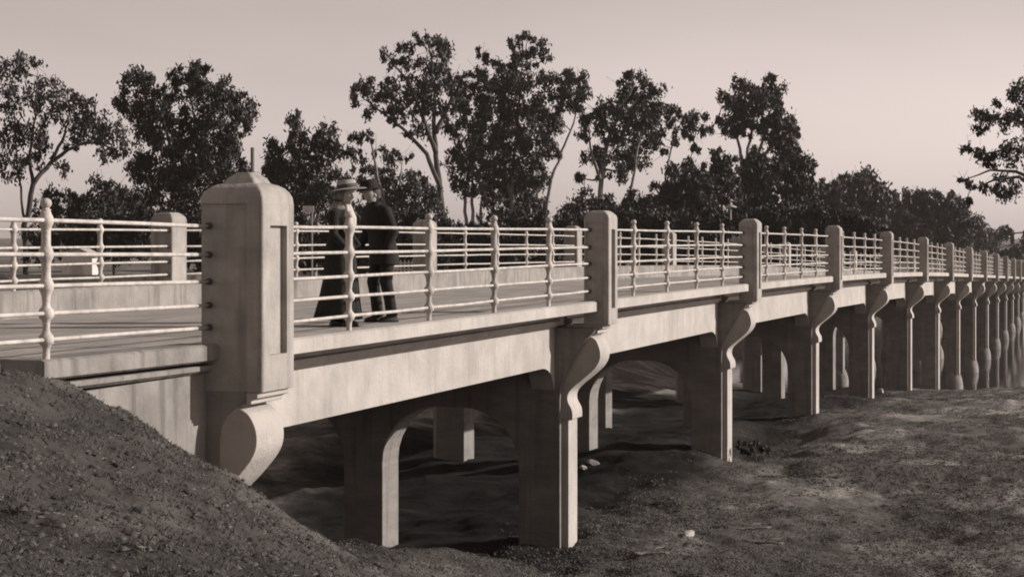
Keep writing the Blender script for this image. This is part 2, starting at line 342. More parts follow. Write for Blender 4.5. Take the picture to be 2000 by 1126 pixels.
# ------------------------------------------------------------------ ground
def sstep(a, b, x): t = np.clip((x - a) / (b - a), 0, 1); return t * t * (3 - 2 * t)
WATER = -6.25
def terrain(X, Y):
    X = np.asarray(X, float); Y = np.asarray(Y, float); n = X / L
    floor = np.interp(n, [0, .7, 1.3, 2, 2.5, 3, 4, 4.7, 5.2, 6, 6.6, 7.2, 14, 15, 17, 20], [-3.55, -3.55, -3.5, -3.3, -3.4, -3.65, -3.95, -4.4, -4.75, -5.35, -6.1, -7.6, -7.6, -6.6, -4.2, -3.2])
    # river pool ends upstream
    pool = sstep(11, 22, Y); floor = floor * (1 - pool) + np.maximum(floor, -3.6) * pool
    floor = floor + .5 * sstep(-2, -30, Y) * 0
    # near bank: falls along the bridge, and away from it towards the camera
    wq = Y / L
    nn = n + 2.0 * np.clip(wq - .045, 0, .9) - 5.2 * np.clip(wq - 1.0, 0, 1.2)
    prof = np.interp(nn, [-6, -1.6, -.9, -.45, -.31, -.27, -.14, -.02, .1, .35, .6, .8, 2.5], [.27, .26, .26, .26, .22, .02, -.50, -1.36, -1.68, -2.22, -2.95, -3.6, -14])
    side = np.interp(nn, [-3, -1.3, -.60, -.30, -.1, .15, .6], [.04, .10, .20, .61, .58, .42, .42]) * np.clip(-Y, 0, 20)
    bank = prof - side
    h = np.maximum(bank, floor) + np.where(np.abs(bank - floor) < .4, .1 * (1 - np.abs(bank - floor) / .4), 0)
    # land beyond the bridge
    behind = sstep(30, 75, Y); h = h * (1 - behind) + np.maximum(h, -2.0) * behind
    plate = (Y > 7) & (nn < -.2); h = np.where(plate, h - .9 * sstep(9, 26, Y), h)
    inroad = (Y > np.where(n < -.275, .84, .50)) & (Y < 7.2) & (n < -.02) & (n > -6000); h = np.where(inroad, np.minimum(h, -.35), h)
    # roughness
    amp = .4 + .6 * sstep(-2, 12, X)
    near = np.clip(1 - (np.hypot(X - CAMP.x, Y - CAMP.y)) / 400, 0, 1)
    r = vnoise(X, Y * 1.0, 4.1, 1) * .42 * amp + vnoise(X, Y, 1.7, 2) * .15 + vnoise(X, Y, .75, 3) * .10 + vnoise(X, Y, .40, 4) * .10 + vnoise(X, Y, .2, 5) * .055
    lowz = sstep(-1.6, -3.0, h)
    big = vnoise(X, Y, 4.1, 1) * .42 * amp + vnoise(X, Y, 1.7, 2) * .20
    r = r - big * (1 - lowz) * .8 - .10 * (1 - lowz)
    # hollow in front of the third pier
    c = spot(1490, 3650 * 4.45 / 424, 0); r = r - 1.1 * np.exp(-(((X - c.x) / 1.5) ** 2 + ((Y - c.y) / .75) ** 2))
    c = spot(1500, 3650 * 4.5 / 380, 0); r = r - .65 * np.exp(-(((X - c.x) / 2.5) ** 2 + ((Y - c.y) / 1.2) ** 2))
    c = spot(1330, 3650 * 4.45 / 430, 0); r = r + .16 * np.exp(-(((X - c.x) / 2.4) ** 2 + ((Y - c.y) / 2.2) ** 2))
    r = r - .38 * sstep(2., 4.5, Y) * (1 - sstep(7.6, 10, Y)) * (h < -2.5)
    return h + r * near
def axis(lo, hi, pts):  # pts: (until, step)
    a = [lo]; 
    while a[-1] < hi:
        x = a[-1]; st = next(s for u, s in pts if x < u); a.append(x + st)
    return np.array(a)
xs = axis(-260, 1500, [(-40, 20), (-16, 2.), (-13, .5), (8, .10), (16, .13), (28, .18), (45, .26), (75, .5), (130, 1.6), (250, 6), (9999, 40)])
ys = axis(-500, 1500, [(-60, 30), (-24, 3), (-14, .6), (-8, .2), (3, .10), (8, .18), (12, .35), (30, .9), (80, 3), (200, 10), (9999, 50)])
GX, GY = np.meshgrid(xs, ys); GZ = terrain(GX, GY)
nx, ny = len(xs), len(ys)
me = bpy.data.meshes.new('ground'); me.vertices.add(nx * ny)
me.vertices.foreach_set('co', np.stack([GX, GY, GZ], -1).astype(np.float32).ravel())
ii = (np.arange(ny - 1)[:, None] * nx + np.arange(nx - 1)[None, :]).ravel(); quads = np.stack([ii, ii + 1, ii + nx + 1, ii + nx], -1).astype(np.int32)
me.loops.add(quads.size); me.loops.foreach_set('vertex_index', quads.ravel()); me.polygons.add(len(quads)); me.polygons.foreach_set('loop_start', np.arange(len(quads), dtype=np.int32) * 4)
me.update(calc_edges=True); me.polygons.foreach_set('use_smooth', [True] * len(quads))
GM = mat('rough_turf', .030, .20, 2.6, .95, 1.0, 7, detail=12, spec=.1)
# damp dark earth beneath the bridge, paler dry patches in the open
t = GM.node_tree; N = t.nodes; K = t.links.new
geo = next(n for n in N if n.type == 'NEW_GEOMETRY'); next(n for n in N if n.type == 'TEX_NOISE').inputs['Roughness'].default_value = .84; bsdf = N['Principled BSDF']; src = bsdf.inputs['Base Color'].links[0].from_socket
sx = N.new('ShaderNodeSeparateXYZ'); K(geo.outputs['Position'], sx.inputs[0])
def mrange(inp, a, b, c, d):
    q = N.new('ShaderNodeMapRange'); q.interpolation_type = 'SMOOTHSTEP'; K(inp, q.inputs[0])
    for k_, v_ in zip(('From Min', 'From Max', 'To Min', 'To Max'), (a, b, c, d)): q.inputs[k_].default_value = v_
    return q.outputs[0]
def mth(op, a, b):
    q = N.new('ShaderNodeMath'); q.operation = op
    for i, v_ in enumerate((a, b)):
        if isinstance(v_, (int, float)): q.inputs[i].default_value = v_
        else: K(v_, q.inputs[i])
    return q.outputs[0]
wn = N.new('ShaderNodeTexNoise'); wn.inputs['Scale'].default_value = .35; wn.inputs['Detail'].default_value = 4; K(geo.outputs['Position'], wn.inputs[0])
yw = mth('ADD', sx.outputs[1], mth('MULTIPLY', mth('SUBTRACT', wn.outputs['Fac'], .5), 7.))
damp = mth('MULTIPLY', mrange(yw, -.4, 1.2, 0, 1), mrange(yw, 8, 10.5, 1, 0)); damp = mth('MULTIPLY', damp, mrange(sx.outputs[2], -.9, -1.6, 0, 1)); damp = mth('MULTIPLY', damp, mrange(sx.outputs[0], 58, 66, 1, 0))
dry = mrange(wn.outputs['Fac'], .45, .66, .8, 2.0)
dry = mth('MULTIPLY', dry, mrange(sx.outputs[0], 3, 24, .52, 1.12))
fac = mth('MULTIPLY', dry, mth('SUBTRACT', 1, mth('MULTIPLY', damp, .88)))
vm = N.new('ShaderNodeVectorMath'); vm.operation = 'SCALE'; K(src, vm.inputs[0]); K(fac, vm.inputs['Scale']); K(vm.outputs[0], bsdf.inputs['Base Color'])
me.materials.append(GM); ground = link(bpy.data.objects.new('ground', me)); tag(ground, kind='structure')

# approach road on its embankment
bm = bmesh.new(); sweep(bm, [(.81, -.30), (6.8, -.30), (6.8, -.004), (.81, -.004)], seg(-240, -.32, 30)); road = obj('road', bm, ROADM); tag(road, kind='structure')
# river
WM = mat('river_water', .02, .035, .3, .08, .25, 1.6, stretch=(1, 1, 1), spec=.5)
bm = bmesh.new(); v = [bm.verts.new(p) for p in ((60, -500, WATER), (190, -500, WATER), (190, 24, WATER), (60, 24, WATER))]; bm.faces.new(v); river = obj('river', bm, WM); tag(river, kind='structure')

# ------------------------------------------------------------------ grass (one uncountable mass)
def grass(name, N_, sampler, hgt, wid, m):
    P = sampler(N_); n_ = len(P); ang = RNG.uniform(0, 2 * np.pi, n_); lean = RNG.uniform(-1.6, 1.6, (n_, 2)); hh = hgt * RNG.uniform(.4, 1.3, n_)
    dx = np.cos(ang) * wid; dy = np.sin(ang) * wid
    a = P + np.stack([dx, dy, np.zeros(n_) - .01], -1); b = P - np.stack([dx, dy, np.zeros(n_) + .01], -1); c = P + np.stack([lean[:, 0] * hh, lean[:, 1] * hh, hh * .8], -1)
    V = np.stack([a, b, c], 1).reshape(-1, 3); me = bpy.data.meshes.new(name); me.vertices.add(len(V)); me.vertices.foreach_set('co', V.astype(np.float32).ravel())
    me.loops.add(n_ * 3); me.loops.foreach_set('vertex_index', np.arange(n_ * 3, dtype=np.int32)); me.polygons.add(n_); me.polygons.foreach_set('loop_start', np.arange(n_, dtype=np.int32) * 3); me.update(calc_edges=True)
    me.materials.append(m); return link(bpy.data.objects.new(name, me))
def bank_pts(N_):
    X = RNG.uniform(-12.5, 9, N_ * 2); Y = RNG.uniform(-7, 1.4, N_ * 2)
    keep = (vnoise(X, Y, .7, 9) + vnoise(X, Y, .22, 10) * .8 + vnoise(X, Y, 2.2, 12) + RNG.normal(size=len(X)) * .16 > -.35) & ~((Y > .42) & (X < .4))
    X, Y = X[keep], Y[keep]; return np.stack([X, Y, terrain(X, Y)], -1)
def plain_pts(N_):
    Z = RNG.uniform(22, 75, N_ * 2) ; px = RNG.uniform(850, 2020, N_ * 2)
    X = CAMP.x + FWD.x * Z + RGT.x * (px - 1000) / F * Z; Y = CAMP.y + FWD.y * Z + RGT.y * (px - 1000) / F * Z
    keep = (vnoise(X, Y, 2.2, 19) + vnoise(X, Y, .6, 20) * .9 + RNG.normal(size=len(X)) * .22 > -.1) & (Y + RNG.normal(size=len(X)) * .5 < 1.0); X, Y = X[keep], Y[keep]; return np.stack([X, Y, terrain(X, Y)], -1)
GRM = mat('dry_grass', .035, .12, 2.5, .9, detail=4); GRM2 = mat('plain_grass', .07, .20, 1.2, .9, detail=4)
g1 = grass('bank_grass', 110000, bank_pts, .022, .006, GRM); tag(g1, 'rough short grass covering the steep bank', 'grass', kind='stuff')
g2 = grass('plain_grass', 170000, plain_pts, .032, .009, GRM2); tag(g2, 'sparse short grass over the river flat', 'grass', kind='stuff')
def scatter(name, P, smin, smax, flat, m, sides=5):
    """many small lumps or flakes as one mesh"""
    n_ = len(P); sz = smin * (smax / smin) ** (RNG.uniform(0, 1, n_) ** 1.8); a0 = RNG.uniform(0, 6.28, n_); V = []
    st = RNG.uniform(.5, 1.6, n_)
    for k in range(sides):
        a_ = a0 + 2 * np.pi * k / sides; rr_ = sz * RNG.uniform(.65, 1.15, n_)
        V.append(np.stack([P[:, 0] + np.cos(a_) * rr_ * st, P[:, 1] + np.sin(a_) * rr_ / st, P[:, 2] - .004 + RNG.uniform(0, .25, n_) * sz * flat], -1))
    V.append(np.stack([P[:, 0] + RNG.uniform(-.3, .3, n_) * sz, P[:, 1] + RNG.uniform(-.3, .3, n_) * sz, P[:, 2] + sz * flat], -1))
    V = np.stack(V, 1).reshape(-1, 3); b0 = np.arange(n_)[:, None] * (sides + 1)
    T = np.stack([np.concatenate([b0 + k, b0 + (k + 1) % sides, b0 + sides], 1) for k in range(sides)], 1).reshape(-1, 3).astype(np.int32)
    me = bpy.data.meshes.new(name); me.vertices.add(len(V)); me.vertices.foreach_set('co', V.astype(np.float32).ravel())
    me.loops.add(T.size); me.loops.foreach_set('vertex_index', T.ravel()); me.polygons.add(len(T)); me.polygons.foreach_set('loop_start', np.arange(len(T), dtype=np.int32) * 3); me.update(calc_edges=True)
    me.materials.append(m); return link(bpy.data.objects.new(name, me))
CLODM = mat('earth_crumbs', .02, .12, 14, .95, detail=3); LITM = mat('dry_litter', .09, .27, 9, .9, detail=2)
def mixpts(nb, npl): return np.concatenate([bank_pts(nb)[:nb], plain_pts(npl)[:npl]])
o_ = scatter('earth_clods', mixpts(40000, 110000), .007, .034, .7, CLODM); tag(o_, 'crumbly lumps of earth strewn over the bank and river flat', 'soil', kind='stuff')
o_ = scatter('leaf_litter', mixpts(16000, 22000), .007, .028, .2, LITM, 4); tag(o_, 'pale dry leaf and bark litter scattered over the ground', 'litter', kind='stuff')
# ------------------------------------------------------------------ trees: tapered limbs reaching into many small drooping leaf clumps
def tree(name, label, cat, Z, base, blobs, lm=LEAF, bm_=BARK, gz=-3.2, group='gum trees beyond the bridge', dens=1.0, lsz=4.3, trunks=None, seed=1, clump=.40, depth=1.0, tr=7.0, grow=1.13):
    rg = np.random.default_rng(seed); rr = random.Random(seed)
    s = Z / F
    root_p = at(base[0], base[1], Z)
    b0 = spot(base[0], Z, float(terrain(root_p.x, root_p.y)) - .3)
    root = empty(name, b0); tag(root, label, cat, group)
    C = []; axd = FWD
    allv = []; cents = []
    for (x, y, rx, ry) in blobs:
        rx *= grow; ry *= grow
        d = rr.uniform(-1, 1) * depth * 38 * s * 1.2
        Zc = Z + d; c = at(x, y, Zc) ; cents.append(c)
        sc_ = Zc / F; ax, az = rx * sc_, ry * sc_; ay = (ax + az) / 2 * .9
        # sub clumps
        nc = max(4, int(rx * ry / 52))
        u = rg.normal(size=(nc, 3)); u /= np.linalg.norm(u, axis=1)[:, None]; u *= rg.uniform(.25, 1.0, (nc, 1)) ** .6
        cl = np.stack([c.x + RGT.x * u[:, 0] * ax + FWD.x * u[:, 1] * ay, c.y + RGT.y * u[:, 0] * ax + FWD.y * u[:, 1] * ay, c.z + u[:, 2] * az], -1)
        k = int(42 * dens)
        rc = rg.uniform(.22, .5, (nc, 1, 1)) * clump / .40 * min(rx, ry) * sc_
        rc = np.minimum(rc, 9.5 * sc_)
        off = rg.normal(size=(nc, k, 3)) * rc * np.array([.62, .62, .72])
        allv.append((cl[:, None, :] + off).reshape(-1, 3))
    P = np.concatenate(allv); n_ = len(P)
    a1 = rg.uniform(0, 2 * np.pi, n_); ln = lsz * s * rg.uniform(.6, 1.35, n_); wd = ln * rg.uniform(.30, .5, n_)
    dirv = np.stack([rg.normal(size=n_) * .6, rg.normal(size=n_) * .6, -np.abs(rg.normal(size=n_)) * .9 - .25], -1); dirv /= np.linalg.norm(dirv, axis=1)[:, None]
    sd_ = np.cross(dirv, np.stack([np.cos(a1), np.sin(a1), np.zeros(n_)], -1)); sd_ /= (np.linalg.norm(sd_, axis=1)[:, None] + 1e-6)
    a = P - dirv * ln[:, None]; c_ = P + dirv * ln[:, None]; b = P + sd_ * wd[:, None]; d_ = P - sd_ * wd[:, None]
    V = np.stack([a, b, c_, d_], 1).reshape(-1, 3) - np.array(b0)
    me = bpy.data.meshes.new('crown'); me.vertices.add(len(V)); me.vertices.foreach_set('co', V.astype(np.float32).ravel())
    me.loops.add(n_ * 4); me.loops.foreach_set('vertex_index', np.arange(n_ * 4, dtype=np.int32)); me.polygons.add(n_); me.polygons.foreach_set('loop_start', np.arange(n_, dtype=np.int32) * 4); me.update(calc_edges=True)
    me.materials.append(lm); link(bpy.data.objects.new('crown', me), root)
    # trunk and limbs
    bm = bmesh.new()
    def P_(x, y, dz=0): return at(x, y, Z + dz) - b0
    tr_ = tr * s
    if trunks is None:
        ys_ = [b_[1] for b_ in blobs]; xs_ = [b_[0] for b_ in blobs]; mx = sum(xs_) / len(xs_); my = sum(ys_) / len(ys_)
        trunks = [[(base[0], base[1]), ((base[0] * 2 + mx) / 3, base[1] * .6 + my * .4), (mx, my)]]
    nodes = []
    for ti, tk in enumerate(trunks):
        dz = [rr.uniform(-1, 1) * 18 * s * (i > 0) for i in range(len(tk))]
        p = [P_(x, y, dz[i]) for i, (x, y) in enumerate(tk)]
        p = ([Vector((p[0].x * .7, p[0].y * .7, 0))] if ti == 0 or tk[0][1] >= base[1] - 3 else []) + p
        q = []
        for i in range(len(p) - 1):
            for k in range(4): t_ = k / 4; q.append(p[i].lerp(p[i + 1], t_) + Vector((rr.gauss(0, 1), rr.gauss(0, 1), 0)) * 1.1 * s)
        q.append(p[-1]); r0 = tr_ * (1 if ti == 0 else .62)
        rad = [max(r0 * (1 - .78 * i / (len(q) - 1)), 1.0 * s) for i in range(len(q))]
        tube(bm, q, rad, 7); nodes += list(zip(q[len(q) // 3:], rad[len(q) // 3:]))
    for c in cents:
        cl = c - b0; best = None
        for nd, r_ in nodes:
            if nd.z > cl.z + 24 * s: continue
            d_ = (nd - cl).length
            if best is None or d_ < best[0]: best = (d_, nd, r_)
        if best is None: best = (0, nodes[0][0], nodes[0][1])
        _, nd, r_ = best; mid = nd.lerp(cl, .5) + Vector((rr.gauss(0, 1), rr.gauss(0, 1), rr.gauss(0, .6))) * 3.5 * s
        r0 = max(min(r_ * .7, 2.6 * s), .9 * s)
        tube(bm, [nd, nd.lerp(mid, .6), mid, mid.lerp(cl, .6), cl], [r0, r0 * .8, r0 * .65, r0 * .5, r0 * .3], 5)
        for k in range(4):
            e = cl + Vector((rr.gauss(0, 1), rr.gauss(0, 1), rr.gauss(0, 1) + .4)) * 13 * s; tube(bm, [mid.lerp(cl, .7), (mid.lerp(cl, .7)).lerp(e, .5) + Vector((0, 0, 1.5 * s)), e], [r0 * .4, r0 * .3, .3 * s], 4)
    obj('trunk', bm, bm_, root, smooth=True)
    return root
G = 'gum trees beyond the bridge'
tree('gum_tree', 'open airy gum tree at the far left edge with arching limbs over the railing', 'tree', 105, (48, 440),
     [(30, 130, 30, 30), (72, 125, 16, 12), (85, 168, 26, 22), (30, 190, 35, 30), (75, 205, 20, 18), (128, 195, 34, 22), (160, 205, 30, 25), (110, 230, 20, 16), (180, 245, 34, 30), (150, 250, 30, 22), (215, 262, 28, 30), (228, 290, 20, 22), (72, 255, 20, 34), (80, 290, 18, 30), (20, 260, 36, 34), (18, 320, 30, 30), (210, 305, 18, 14), (140, 285, 18, 12), (62, 320, 14, 18), (120, 330, 18, 12)],
     trunks=[[(50, 440), (64, 360), (100, 318), (128, 296), (160, 280), (195, 278), (222, 292)], [(64, 360), (58, 300), (70, 230), (72, 150)], [(100, 312), (128, 262), (135, 225)], [(50, 440), (34, 340), (28, 220)]], lsz=4.6, dens=.6, bm_=BARK_D, seed=11, tr=6.5)
tree('gum_tree', 'broad dense round gum with many stems behind the big near pillar, left side', 'tree', 125, (345, 440),
     [(262, 152, 22, 22), (285, 178, 24, 26), (240, 195, 22, 20), (262, 215, 28, 22), (355, 145, 30, 18), (385, 140, 24, 16), (370, 168, 36, 18), (330, 190, 26, 20), (400, 185, 36, 22), (438, 172, 22, 20), (445, 205, 26, 22), (476, 212, 22, 30), (300, 225, 36, 28), (345, 235, 30, 26), (410, 225, 40, 26), (450, 255, 26, 22), (485, 250, 14, 20), (290, 268, 30, 22), (330, 285, 34, 26), (372, 262, 34, 30), (425, 285, 40, 28), (265, 330, 24, 26), (300, 335, 34, 32), (350, 325, 40, 34), (400, 330, 44, 30), (450, 310, 24, 26), (275, 385, 34, 24), (335, 380, 46, 30), (395, 385, 40, 30), (430, 360, 30, 30), (240, 400, 22, 20), (385, 300, 36, 30), (455, 375, 26, 36), (455, 415, 30, 26), (360, 420, 50, 22), (290, 425, 40, 18), (470, 340, 18, 24)],
     trunks=[[(345, 440), (345, 360), (330, 270), (300, 200)], [(350, 440), (372, 350), (378, 250), (372, 170)], [(360, 440), (405, 360), (440, 280), (460, 210)], [(335, 440), (300, 370), (268, 300)]], lm=LEAF_D, bm_=BARK, seed=12, dens=1.25)
tree('gum_tree', 'middling dark gum tree rising straight behind the woman in the straw hat', 'tree', 135, (612, 445),
     [(530, 290, 18, 22), (572, 240, 16, 20), (580, 258, 20, 20), (535, 320, 26, 22), (562, 300, 30, 22), (600, 285, 24, 20), (640, 268, 24, 24), (650, 300, 24, 24), (688, 272, 16, 12), (690, 298, 16, 16), (620, 320, 24, 18), (585, 330, 34, 24), (545, 345, 30, 24), (560, 375, 40, 28), (605, 370, 40, 26), (650, 345, 28, 14), (640, 385, 34, 26), (590, 405, 46, 24), (545, 405, 34, 24), (655, 415, 34, 24), (520, 330, 14, 10)],
     trunks=[[(612, 445), (605, 370), (580, 300), (572, 245)], [(615, 440), (635, 350), (642, 280)], [(605, 445), (560, 370), (535, 310)]], lm=LEAF_D, seed=13, dens=1.15)
tree('gum_tree', 'small sparse gum tree right of the two walkers, under the tall gum\'s left limb', 'tree', 140, (752, 445),
     [(722, 268, 14, 10), (738, 295, 14, 12), (712, 330, 20, 16), (735, 345, 20, 16), (765, 312, 18, 14), (790, 305, 14, 10), (765, 345, 20, 16), (795, 340, 14, 14), (700, 360, 22, 18), (735, 375, 28, 20), (780, 375, 26, 24), (812, 350, 16, 14), (815, 385, 26, 32), (845, 405, 20, 34), (760, 405, 30, 22), (720, 410, 30, 22), (790, 415, 30, 20), (835, 370, 14, 24)],
     trunks=[[(752, 445), (748, 390), (735, 330), (725, 280)], [(755, 440), (780, 380), (785, 320)], [(750, 440), (822, 400), (838, 370)]], seed=14, dens=.95)
tree('gum_tree', 'tall slender gum with a long limb leaning left, left of the tallest pair', 'tree', 160, (866, 445),
     [(757, 112, 14, 14), (770, 130, 12, 10), (798, 100, 20, 16), (790, 122, 16, 12), (835, 76, 26, 13), (848, 98, 26, 20), (872, 108, 16, 18), (828, 128, 26, 20), (862, 138, 28, 18), (702, 180, 18, 14), (690, 200, 12, 12), (722, 170, 22, 16), (755, 165, 22, 14), (735, 192, 26, 16), (720, 215, 16, 14), (775, 185, 26, 20), (760, 215, 24, 14), (805, 165, 22, 16), (815, 195, 28, 22), (850, 175, 30, 24), (885, 160, 20, 16), (890, 190, 18, 18), (795, 222, 22, 16), (838, 215, 22, 20), (820, 250, 18, 18), (800, 262, 14, 10), (875, 215, 14, 16), (768, 238, 14, 8)],
     trunks=[[(868, 445), (856, 350), (850, 260), (848, 180), (842, 110)], [(862, 370), (832, 300), (795, 258), (752, 225), (715, 195)], [(850, 260), (880, 200), (885, 165)], [(852, 300), (825, 230), (800, 160), (770, 128)]], bm_=BARK_D, seed=15, dens=.92, tr=8.5)
tree('gum_tree', 'tallest and widest gum of the group with several stems and a thick ragged crown', 'tree', 165, (1000, 445),
     [(942, 105, 16, 10), (955, 118, 14, 10), (1000, 88, 14, 14), (1030, 76, 24, 12), (1050, 92, 18, 14), (1065, 110, 12, 14), (1005, 115, 20, 14), (1030, 118, 26, 16), (985, 135, 22, 16), (1020, 145, 34, 20), (935, 145, 16, 14), (955, 160, 22, 18), (910, 160, 22, 16), (900, 185, 18, 16), (930, 190, 26, 20), (975, 175, 30, 20), (1015, 180, 36, 24), (1060, 150, 24, 16), (1085, 175, 28, 22), (1100, 150, 22, 14), (1130, 160, 22, 16), (1145, 182, 14, 18), (1115, 190, 26, 20), (1120, 215, 22, 14), (900, 222, 24, 26), (935, 235, 26, 28), (885, 255, 16, 20), (970, 220, 34, 26), (1015, 225, 40, 30), (1060, 215, 34, 28), (1085, 240, 22, 20), (950, 268, 40, 26), (995, 270, 40, 28), (1040, 265, 36, 26), (910, 285, 28, 26), (1068, 285, 20, 24), (890, 320, 16, 30), (925, 320, 30, 24), (970, 315, 38, 26), (1020, 310, 40, 28), (1045, 340, 24, 28), (900, 360, 22, 24), (935, 355, 32, 24), (980, 360, 44, 26), (1025, 368, 34, 28), (960, 390, 26, 14), (1000, 400, 44, 24), (1035, 405, 32, 26), (985, 425, 44, 18), (1085, 300, 10, 14)],
     trunks=[[(1000, 445), (1000, 360), (1010, 240), (1020, 130)], [(1062, 445), (1072, 365), (1095, 300), (1122, 240), (1128, 190)], [(925, 445), (922, 380), (925, 300), (905, 220)], [(908, 445), (908, 380), (930, 280), (955, 200)], [(1010, 445), (985, 330), (975, 230), (950, 150)], [(940, 445), (940, 385), (960, 300)]], bm_=BARK, seed=16, dens=1.05, tr=7.5)
tree('gum_tree', 'feathery upright gum standing behind the second pillar, right of the tallest gum', 'tree', 170, (1185, 445),
     [(1232, 148, 18, 12), (1250, 162, 24, 16), (1212, 172, 16, 12), (1280, 178, 16, 16), (1225, 190, 24, 16), (1255, 195, 26, 18), (1190, 205, 20, 20), (1285, 205, 14, 20), (1230, 222, 36, 22), (1265, 230, 28, 24), (1165, 222, 20, 14), (1150, 238, 18, 14), (1180, 248, 26, 18), (1140, 262, 12, 12), (1225, 258, 34, 24), (1262, 268, 22, 28), (1200, 275, 20, 18), (1155, 298, 22, 18), (1190, 305, 20, 16), (1228, 300, 24, 24), (1250, 320, 18, 18), (1212, 335, 16, 18), (1180, 345, 14, 14), (1135, 348, 12, 12), (1175, 325, 14, 10)],
     trunks=[[(1175, 445), (1174, 350), (1190, 270), (1220, 200), (1240, 165)], [(1222, 445), (1235, 350), (1248, 270), (1270, 200)], [(1174, 350), (1155, 300), (1150, 250)]], seed=17, dens=1.15)
tree('gum_tree', 'thin pale topped gum between the feathery gum and the steeple shaped one', 'tree', 175, (1310, 445),
     [(1312, 222, 18, 12), (1335, 228, 20, 13), (1362, 236, 22, 16), (1380, 250, 14, 12), (1300, 240, 16, 12), (1325, 255, 26, 12), (1355, 262, 24, 10), (1285, 258, 16, 12), (1280, 280, 12, 10), (1360, 290, 10, 8), (1320, 280, 10, 6), (1300, 300, 9, 6)],
     trunks=[[(1310, 445), (1300, 350), (1310, 290), (1330, 240)], [(1325, 445), (1340, 340), (1362, 250)]], seed=18, dens=1.1, tr=4)
tree('gum_tree', 'steeple shaped gum with twin tops, rightmost of the tall gums', 'tree', 180, (1450, 445),
     [(1500, 160, 18, 13), (1490, 178, 24, 14), (1515, 175, 14, 16), (1445, 168, 18, 12), (1462, 178, 14, 12), (1430, 190, 20, 18), (1465, 200, 24, 16), (1500, 200, 24, 18), (1520, 205, 14, 14), (1430, 218, 20, 14), (1470, 225, 30, 16), (1505, 228, 22, 14), (1415, 240, 14, 12), (1448, 245, 26, 14), (1490, 250, 22, 12), (1525, 240, 22, 16), (1550, 245, 12, 16), (1552, 262, 8, 12), (1520, 265, 26, 16), (1440, 265, 22, 12), (1535, 290, 24, 18), (1415, 262, 10, 8), (1480, 300, 14, 14)],
     trunks=[[(1450, 445), (1455, 350), (1465, 270), (1480, 200)], [(1455, 350), (1440, 270), (1440, 200)], [(1470, 330), (1492, 270), (1510, 190)], [(1470, 330), (1520, 270), (1545, 250)]], seed=19, dens=1.3, grow=1.25)
GB = 'dark bushy trees behind the railing'
def mass(label, Z, x0, x1, prof, seed, base=None, lm=LEAF_D, dens=1.2, group=GB, ybot=452, lsz=4.6):
    """bushy tree: blobs filling a rounded outline given by (x, top y) points"""
    rr = random.Random(seed); xs_ = [p[0] for p in prof]; ys_ = [p[1] for p in prof]; bl = []
    x = x0 + 8
    while x < x1 - 4:
        top = float(np.interp(x, xs_, ys_)); r = rr.uniform(7, 19); y = top + r * .9 + rr.uniform(-9, 12)
        while y < ybot:
            if rr.random() > (.10 if y - top > 40 else .2): bl.append((x + rr.uniform(-9, 9), y, r * rr.uniform(.9, 1.3), r))
            y += r * 1.2; r = rr.uniform(10, 22)
        x += rr.uniform(12, 20)
    return tree('bushy_tree', label, 'tree', Z, ((x0 + x1) / 2, 450), bl, lm=lm, bm_=BARK_D, group=group, dens=dens, seed=seed, lsz=lsz, tr=5)
mass('low scrubby tree under the left edge gum, with sky showing through', 112, 80, 225, [(80, 392), (100, 372), (125, 360), (140, 385), (170, 368), (200, 340), (225, 380)], 31, dens=.55)
mass('low dark bush beside the lower half of the many stemmed left gum', 118, 185, 262, [(185, 395), (205, 375), (235, 352), (262, 385)], 32, dens=.9)
mass('narrow dark bush like a cypress just left of the second pillar\'s top', 150, 1106, 1152, [(1106, 420), (1118, 385), (1130, 372), (1142, 385), (1152, 415)], 33)
mass('small rounded bush directly above the second pillar', 152, 1150, 1200, [(1150, 410), (1172, 374), (1186, 380), (1200, 400)], 34)
mass('dark bush under the feathery gum, right of the second pillar', 158, 1195, 1300, [(1195, 400), (1220, 385), (1250, 372), (1280, 360), (1300, 372)], 35)
mass('dense dark tree below the thin pale topped gum', 164, 1278, 1395, [(1278, 372), (1300, 345), (1330, 322), (1355, 318), (1380, 340), (1395, 350)], 36)
mass('leaning dark tree left of the steeple gum with a bright gap below', 168, 1372, 1450, [(1372, 345), (1390, 308), (1415, 298), (1432, 310), (1450, 345)], 37, ybot=385)
mass('low dark scrub under the bright gap, left of the third pillar', 160, 1320, 1470, [(1320, 415), (1360, 410), (1400, 412), (1440, 400), (1470, 395)], 38)
mass('big dense black tree filling the space behind the steeple gum', 176, 1445, 1600, [(1445, 345), (1465, 300), (1490, 300), (1520, 290), (1552, 275), (1572, 310), (1590, 350), (1600, 380)], 39, dens=1.5)
GF = 'rounded trees on the far bank'
mass('dark rounded tree between the black tree and the reddish crested one', 235, 1585, 1660, [(1585, 365), (1600, 345), (1625, 346), (1645, 345), (1660, 360)], 41, lm=LEAF_D, group=GF, ybot=475)
mass('crested tree with the highest top among the far rounded trees', 250, 1645, 1742, [(1645, 360), (1665, 334), (1690, 334), (1715, 352), (1730, 368), (1742, 400)], 42, lm=LEAF, group=GF, ybot=480)
mass('broad dome shaped tree standing apart left of the right edge gum', 270, 1738, 1895, [(1738, 400), (1755, 374), (1790, 364), (1830, 366), (1860, 376), (1885, 390), (1895, 420)], 43, lm=LEAF, group=GF, ybot=490)
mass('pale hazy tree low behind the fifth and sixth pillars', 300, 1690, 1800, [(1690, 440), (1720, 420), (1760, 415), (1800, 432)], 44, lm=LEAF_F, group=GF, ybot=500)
mass('low hazy tree sloping down to the right edge beneath the drooping gum', 320, 1800, 1925, [(1800, 432), (1850, 425), (1885, 430), (1925, 440)], 45, lm=LEAF_F, group=GF, ybot=510)
